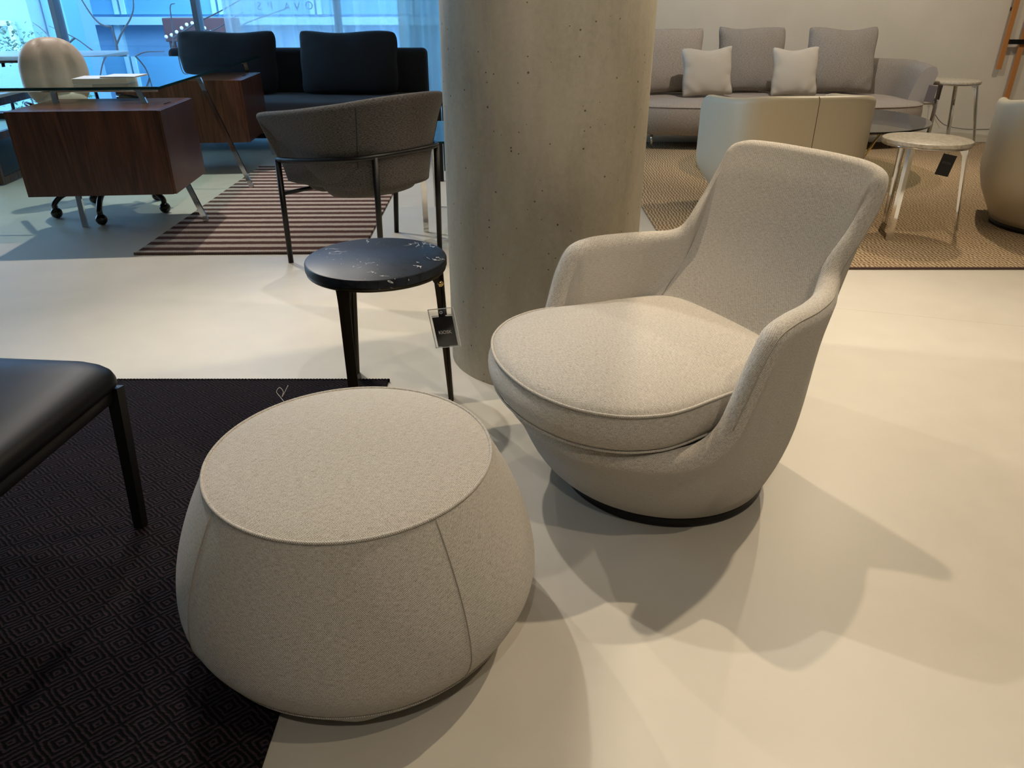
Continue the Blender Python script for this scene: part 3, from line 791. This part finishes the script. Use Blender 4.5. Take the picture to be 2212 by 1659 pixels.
obj('piping', tube([(x * .993, y * .985, .378) for x, y in o_], .006, 6, closed=True), M['sofa_lin'], sb)
# back and arms: thick roll swept round the back edge
pth = [(x, y) for x, y in sup(1.33, .47, 3.4, 60, -14, 194)]
rows = []
nP = len(pth)
sec = [(-.07, .30), (-.075, .5), (-.07, .66), (-.04, .71), (.0, .725), (.045, .71), (.075, .66), (.075, .5), (.07, .30)]
cols = []
for i, (x, y) in enumerate(pth):
    a = Vector((pth[min(i + 1, nP - 1)][0] - pth[max(i - 1, 0)][0], pth[min(i + 1, nP - 1)][1] - pth[max(i - 1, 0)][1], 0)).normalized(); nn = Vector((a.y, -a.x, 0))
    e = min(i, nP - 1 - i); tp = .93 + .07 * min(1, e / 6)
    lean = .22
    cols.append([Vector((x, y, 0)) + nn * (s + (z - .3) * lean) + Vector((0, 0, .30 + (z - .3) * tp)) for s, z in sec])
obj('backrest', grid([[c[k] for c in cols] for k in range(len(sec))]), M['sofa_lin2'], bs)
for c in (cols[0], cols[-1]):
    bm = bmesh.new(); bm.faces.new([bm.verts.new(p) for p in c])
    obj('arm_end', bm, M['sofa_lin2'], bs, smooth=False)
for x in (-1.1, 0, 1.1):
    for y in (-.36, .36): obj('leg', tube([(x, y, .15), (x + .01, y, 0.0)], [.014, .009], 10), M['chrome'], bs)
for x, y, z, w_, h_, rx, rz_, sd, mt, lb in (
    (1.52, 7.58, .43, .62, .60, -14, 6, 1, 'sofa_lin', 'large grey linen cushion at the left end of the long beige sofa'),
    (2.29, 7.68, .43, .66, .60, -12, 2, 2, 'sofa_lin2', 'large grey linen cushion in the middle of the long beige sofa'),
    (3.12, 7.60, .43, .66, .60, -14, -3, 3, 'sofa_lin2', 'large grey linen cushion at the right end of the long beige sofa')):
    tag(obj('cushion', pillow(w_, h_, .19, .05, sd, sag=.3), M[mt], None, (x, y, z), (R(rx), 0, R(rz_))), lb, 'cushion', 'large grey cushions on the beige sofa')
for x, y, z, w_, h_, rx, rz_, sd, lb in (
    (1.80, 7.30, .432, .49, .43, -13, 5, 8, 'small pale square cushion on the long beige sofa, the left one'),
    (2.60, 7.32, .432, .43, .43, -13, -6, 9, 'small pale square cushion on the long beige sofa, the right one')):
    tag(obj('cushion', pillow(w_, h_, .14, .09, sd, sag=.2), M['small_cush'], None, (x, y, z), (R(rx), R(-2), R(rz_))), lb, 'cushion', 'small pale cushions on the beige sofa')

# ------------------------------------------------------------------ cream leather tub chairs
def cream(loc, rz, label):
    t = thing('tub_armchair', label, 'armchair', loc, rz, 'cream leather tub armchairs')
    CC = [(0, -.42, .735, 0), (.16, -.42, .735, 6), (.28, -.405, .732, 25), (.365, -.35, .722, 48), (.415, -.24, .71, 72), (.43, -.08, .70, 86), (.43, .10, .69, 90), (.425, .26, .675, 92), (.415, .345, .62, 94), (.405, .365, .50, 96), (.39, .355, .40, 110), (.33, .38, .36, 140), (.18, .40, .355, 170), (0, .405, .355, 180)]
    bm, rows = tub(CC, .31, .03, sub=5, z0=.03, knee=(.25, 1.0), deck=.34, inner_scale=.88)
    obj('shell', bm, M['cream_leather'], t)
    obj('back_seam', tube([Vector(rows[i][0]) * 1.0008 for i in range(1, 18)], .0018, 6), M['cream_seam'], t)
    obj('seat_cushion', prism(rrect(.70, .66, .14), .33, .43, .03, 4), M['cream_leather'], t, (0, .03, 0))
    obj('base_ring', lathe([(.28, 0), (.308, 0), (.31, .028), (.28, .032)], 64, (True, True)), M['black_metal'], t)
    return t
cream((1.645, 4.72, .011), R(5), 'cream leather tub armchair seen from behind, in front of the long beige sofa')
cream((3.21, 4.38, .011), R(-28), 'cream leather tub armchair cut off by the right edge of the picture')

# ------------------------------------------------------------------ glass coffee table
ct = thing('coffee_table', 'round smoked glass coffee table with crossed brass rods in front of the beige sofa', 'coffee table', (2.36, 6.05, 0))
g = obj('glass_top', lathe([(1e-5, .408), (.80, .408), (.80, .42), (1e-5, .42)], 96), [M['glass_smoke'], M['glass_edge_dark']], ct, smooth=False)
for p in g.data.polygons:
    if abs(p.normal.z) < .5: p.material_index = 1
for k in range(3):
    a = R(120 * k - 62)
    for s in (-1, 1):
        a2 = a + s * R(8)
        obj('rod_leg', tube([(.56 * math.cos(a2), .56 * math.sin(a2), .408), (.40 * math.cos(a - s * .02), .40 * math.sin(a - s * .02), .011)], .009, 8), M['brass'], ct)

# ------------------------------------------------------------------ white stone side tables at right
s2 = side_table('side_table', 'round pale stone side table on three chrome legs beside the cream armchairs', (2.285, 4.24, 0), .228, .54, .024, M['stone'], M['chrome'],
                [(2.12, 4.08), (2.535, 4.14), (2.262, 4.45)], None)
price_tag('price_tag', 'black KIOSK price tag hanging under the pale stone side table', (2.395, 4.19, .405), R(-18), R(10), .07, .115, M['tagblack'], 'KIOSK', M['tagtext'], sleeve=False,
          cord=[(0, 0, .055), (.002, .0, .08), (.004, .004, .099)], txt_z=.012)
s3 = side_table('side_table', 'pale stone side table standing by the wall at the right end of the beige sofa', (4.10, 7.45, 0), .255, .565, .024, M['stone'], M['chrome'],
                [(4.40, 7.80), (3.92, 7.28), (4.34, 7.20)], None)
t3 = price_tag('price_tag', 'grey price tag hanging from the side table by the beige sofa', (3.80, 7.18, .47), R(-10), R(6), .08, .14, M['taggrey'], '', M['tagtext'], sleeve=False, cord=[(0, 0, .07), (.02, .05, .078), (.06, .09, .065)])

# ------------------------------------------------------------------ wall rack, socket, cable
wr = thing('wall_rack', 'wall rack of vertical orange wood slats with a black crossbar', 'rack', (5.2, 8.36, .15))
for x, z0_, z1_ in ((-.135, .44, 2.6), (.035, .0, 2.35), (.30, .12, 2.5), (.55, .3, 2.6)):
    obj('slat', box(.052, .022, z1_ - z0_, (x, .0, (z0_ + z1_) / 2), .002), M['copper_wood'], wr, smooth=False)
obj('crossbar', box(.95, .03, .045, (.36, -.025, .70), .003), M['black_metal'], wr, smooth=False)
for x in (-.135, .035, .30, .55): obj('wall_bracket', box(.03, .05, .03, (x, .033, 1.0)), M['black_metal'], wr, smooth=False)
so = tag(obj('wall_socket', join(box(.16, .012, .08, (0, 0, 0), .003)), M['socket'], None, (4.43, 8.412, .29), smooth=False), 'pale double wall socket low on the wall between side table and rack', 'socket')
obj('plug', lathe([(1e-5, .035), (.02, .035), (.022, 0)], 20), M['tagtext'], so, (.04, -.006, 0), (R(90), 0, 0))
tag(obj('power_cable', tube(cr([(4.47, 8.37, .29), (4.50, 8.35, .17), (4.62, 8.33, .05), (4.8, 8.30, .008), (5.0, 8.26, .006), (5.4, 8.3, .006)], 8), .004, 6), M['tagtext']), 'thin grey cable running from the wall socket along the floor', 'cable')

# ------------------------------------------------------------------ glass side table and black frame left of the column
gt = thing('glass_table', 'low glass table with flat chrome legs half hidden behind the column', 'table', (-.2, 4.62, 0))
g = obj('glass_top', box(.75, .80, .012, (0, 0, .52)), [M['glass'], M['glass_edge']], gt, smooth=False)
for p in g.data.polygons:
    if abs(p.normal.z) < .5: p.material_index = 1
for x, y in ((-.305, -.32), (-.30, .30), (.30, -.32), (.30, .30)):
    obj('leg', box(.03, .012, .514, (x, y, .257), .001), M['chrome'], gt, smooth=False)
bf = thing('black_stool', 'black metal framed stool half hidden behind the column', 'stool', (-.33, 5.9, 0))
for x in (-.2, .2):
    for y in (-.2, .2): obj('leg', box(.028, .028, .56, (x, y, .28)), M['black_metal'], bf, smooth=False)
obj('seat', box(.44, .44, .03, (0, 0, .575), .006), M['black_metal'], bf, smooth=False)

# ------------------------------------------------------------------ curtains
def curtain(name, x0, x1, y, mat, label, k=11, amp=.05, seed=1):
    rnd = random.Random(seed); n = int((x1 - x0) * 90); rows = []
    ph = [rnd.uniform(0, 6) for _ in range(4)]
    line = []
    for i in range(n + 1):
        x = x0 + (x1 - x0) * i / n
        line.append((x, y + amp * math.sin(x * 2 * PI * k / 2.2 + 1.6 * math.sin(x * 3.1 + ph[0])) + amp * .35 * math.sin(x * 47 + ph[1])))
    for z in (.02, .6, 1.2, 1.8, 2.4, HC - .05): rows.append([(a, b, z) for a, b in line])
    o = obj(name, grid(rows), mat); return tag(o, label, 'curtain')
curtain('sheer_curtain', -3.08, -.62, 8.78, M['sheer'], 'long white sheer curtain hanging behind the dark sofa', 9, .075)
curtain('sheer_curtain', -1.18, .30, 8.62, M['drape'], 'denser grey green curtain hanging at the column end of the window', 13, .06, 3)
# window lettering, seen from behind
for k, (ch, x, z) in enumerate((('O', -2.20, 1.175), ('V', -2.33, 1.165), ('A', -2.44, 1.165), ('P', -2.62, 1.17), ('S', -2.74, 1.17))):
    o = tag(obj('window_letter', text_mesh(ch, .11, .001), M['letter'], None, (x, 9.012, z), (R(90), 0, R(180)), smooth=False), 'mirrored letter %s stuck on the outside of the curtained window' % ch, 'letter', 'mirrored letters on the window')

# ------------------------------------------------------------------ outside
struct(obj('street', box(40, 24, .2, (-4, 21.2, -.9)), M['street'], smooth=False))
fb = thing('office_building', 'pale panelled building across the street seen through the window', 'building', (-4, 17, -.8))
obj('wall', box(26, .4, 9, (0, .2, 4.5)), M['facade'], fb, smooth=False)
obj('ledge', box(26, .5, .14, (0, -.05, 1.68)), M['facade_lt'], fb, smooth=False)
for i in range(11):
    x = -11 + i * 2.0
    f = obj('window_frame', join(box(.09, .14, 3.0, (x - .93, -.03, 3.3)), box(.09, .14, 3.0, (x + .93, -.03, 3.3)), box(1.95, .14, .09, (x, -.03, 4.8))), M['facade_lt'], fb, smooth=False)
    obj('window_pane', box(1.8, .06, 3.0, (x, -.02, 3.3)), M['facade_dk'], f, smooth=False)
for x in (-9.2, -7.6, -6.0, -4.1, -2.0, .5, 3): obj('pilaster', box(.12, .22, 1.62, (x, -.06, .81)), M['facade_lt'], fb, smooth=False)
f = obj('door_frame', join(box(2.1, .16, .07, (-5.25, -.12, 1.03)), box(.08, .16, 1.0, (-6.27, -.12, .5)), box(.08, .16, 1.0, (-4.23, -.12, .5))), M['facade_lt'], fb, smooth=False)
obj('transom', join(box(.8, .1, .3, (-5.75, -.08, .72)), box(.8, .1, .3, (-4.8, -.08, .72))), M['facade_dk'], f, smooth=False)
aw = thing('awning', 'brown awning with a row of white globes outside the window', 'awning', (-6.1, 16.2, .74))
obj('canvas', box(1.35, .5, .42, (0, 0, 0), .02), M['awning'], aw, smooth=False)
obj('valance', join(*[box(.1, .1, .9, (x, -.1, -.6)) for x in (-.6, .6)]), M['awning'], aw, smooth=False)
for k in range(12):
    bm = bmesh.new(); bmesh.ops.create_uvsphere(bm, u_segments=12, v_segments=8, radius=.034)
    x = -.6 + k * .11
    obj('globe', bm, M['bulb'], aw, (x, -.36, -.14 + .26 * math.exp(-((x + .05) / .35) ** 2)))
nb = thing('neighbour_building', 'pale rendered building at the far left outside the window', 'building', (-9.5, 13.2, -.8))
obj('wall', box(4.2, 2.0, 9, (-.3, 1.0, 4.5)), M['facade'], nb, smooth=False)
obj('corner_column', box(.35, .5, 9, (2.0, .6, 4.5), .02), M['facade_dk'], nb, smooth=False)
obj('window_surround', join(box(2.6, .1, .08, (.2, -.05, 1.72)), box(.08, .1, .9, (1.5, -.05, 1.3)), box(2.6, .1, .05, (.2, -.05, .95))), M['facade_lt'], nb, smooth=False)
# bare tree
tr = thing('bare_tree', 'slender bare tree outside the window behind the glass desk', 'tree', (-5.15, 10.6, -.8))
def br(pts, r): return tube(cr(pts, 5), [r * .62 * (1 - .75 * i / (len(pts) * 5 - 4)) for i in range((len(pts) - 1) * 5 + 1)], 7)
obj('trunk', br([(0, 0, 0), (.02, 0, .7), (-.02, 0, 1.2), (.0, 0, 1.55), (-.02, 0, 1.75)], .055), M['bark'], tr)
B_ = [[(0, 0, 1.52), (.10, 0, 1.66), (.26, .02, 1.85), (.33, .02, 2.05), (.36, .03, 2.6), (.5, .05, 3.4)],
      [(-.01, 0, 1.72), (-.18, .02, 1.78), (-.32, .04, 2.0), (-.45, .05, 2.4), (-.6, .1, 3.2)],
      [(0, 0, 1.3), (-.3, .03, 1.42), (-.55, .05, 1.6), (-.85, .05, 1.74)],
      [(-.55, .05, 1.6), (-.75, .05, 1.5), (-.95, .06, 1.7), (-1.05, .06, 1.78)],
      [(0, 0, 1.25), (.3, 0, 1.42), (.6, .02, 1.44)],
      [(.6, .0, 1.2), (.75, .02, 1.6), (.78, .02, 1.95), (.85, .02, 2.0)],
      [(.75, .02, 1.6), (1.1, .02, 1.78), (1.5, .03, 1.95), (2.0, .03, 2.2)],
      [(1.1, .02, 1.78), (1.25, .02, 1.68), (1.7, .03, 1.9)],
      [(.9, .02, 1.52), (1.3, .02, 1.62), (1.8, .03, 1.8), (2.3, .03, 1.95)],
      [(.33, .02, 2.05), (.2, .03, 2.3), (.1, .05, 2.8)]]
for b in B_: obj('branch', br(b, .022), M['bark'], tr)
# leafy shrub
sh = thing('leafy_shrub', 'leafy green shrub outside the window at far left', 'shrub', (-6.1, 10.0, -.8))
rnd = random.Random(4); bm = bmesh.new()
for i in range(1500):
    a = rnd.uniform(0, 2 * PI); v = rnd.uniform(-1, 1); r = rnd.uniform(.4, 1) ** .5
    c = Vector((math.cos(a) * math.sqrt(1 - v * v) * .75 * r, math.sin(a) * math.sqrt(1 - v * v) * .55 * r, .95 + v * .85 * r))
    m_ = Matrix.Rotation(rnd.uniform(0, 6), 3, 'Z') @ Matrix.Rotation(rnd.uniform(-1, 1), 3, 'X'); s = rnd.uniform(.035, .07)
    vs = [bm.verts.new(c + m_ @ Vector(q)) for q in ((0, 0, 0), (s * .35, s * .5, s * .1), (0, s, 0), (-s * .35, s * .5, s * .1))]
    bm.faces.new(vs)
obj('foliage', bm, M['leaf'], sh, smooth=False)
obj('stem', br([(0, 0, 0), (.03, 0, .5), (0, 0, 1.1)], .04), M['bark'], sh)
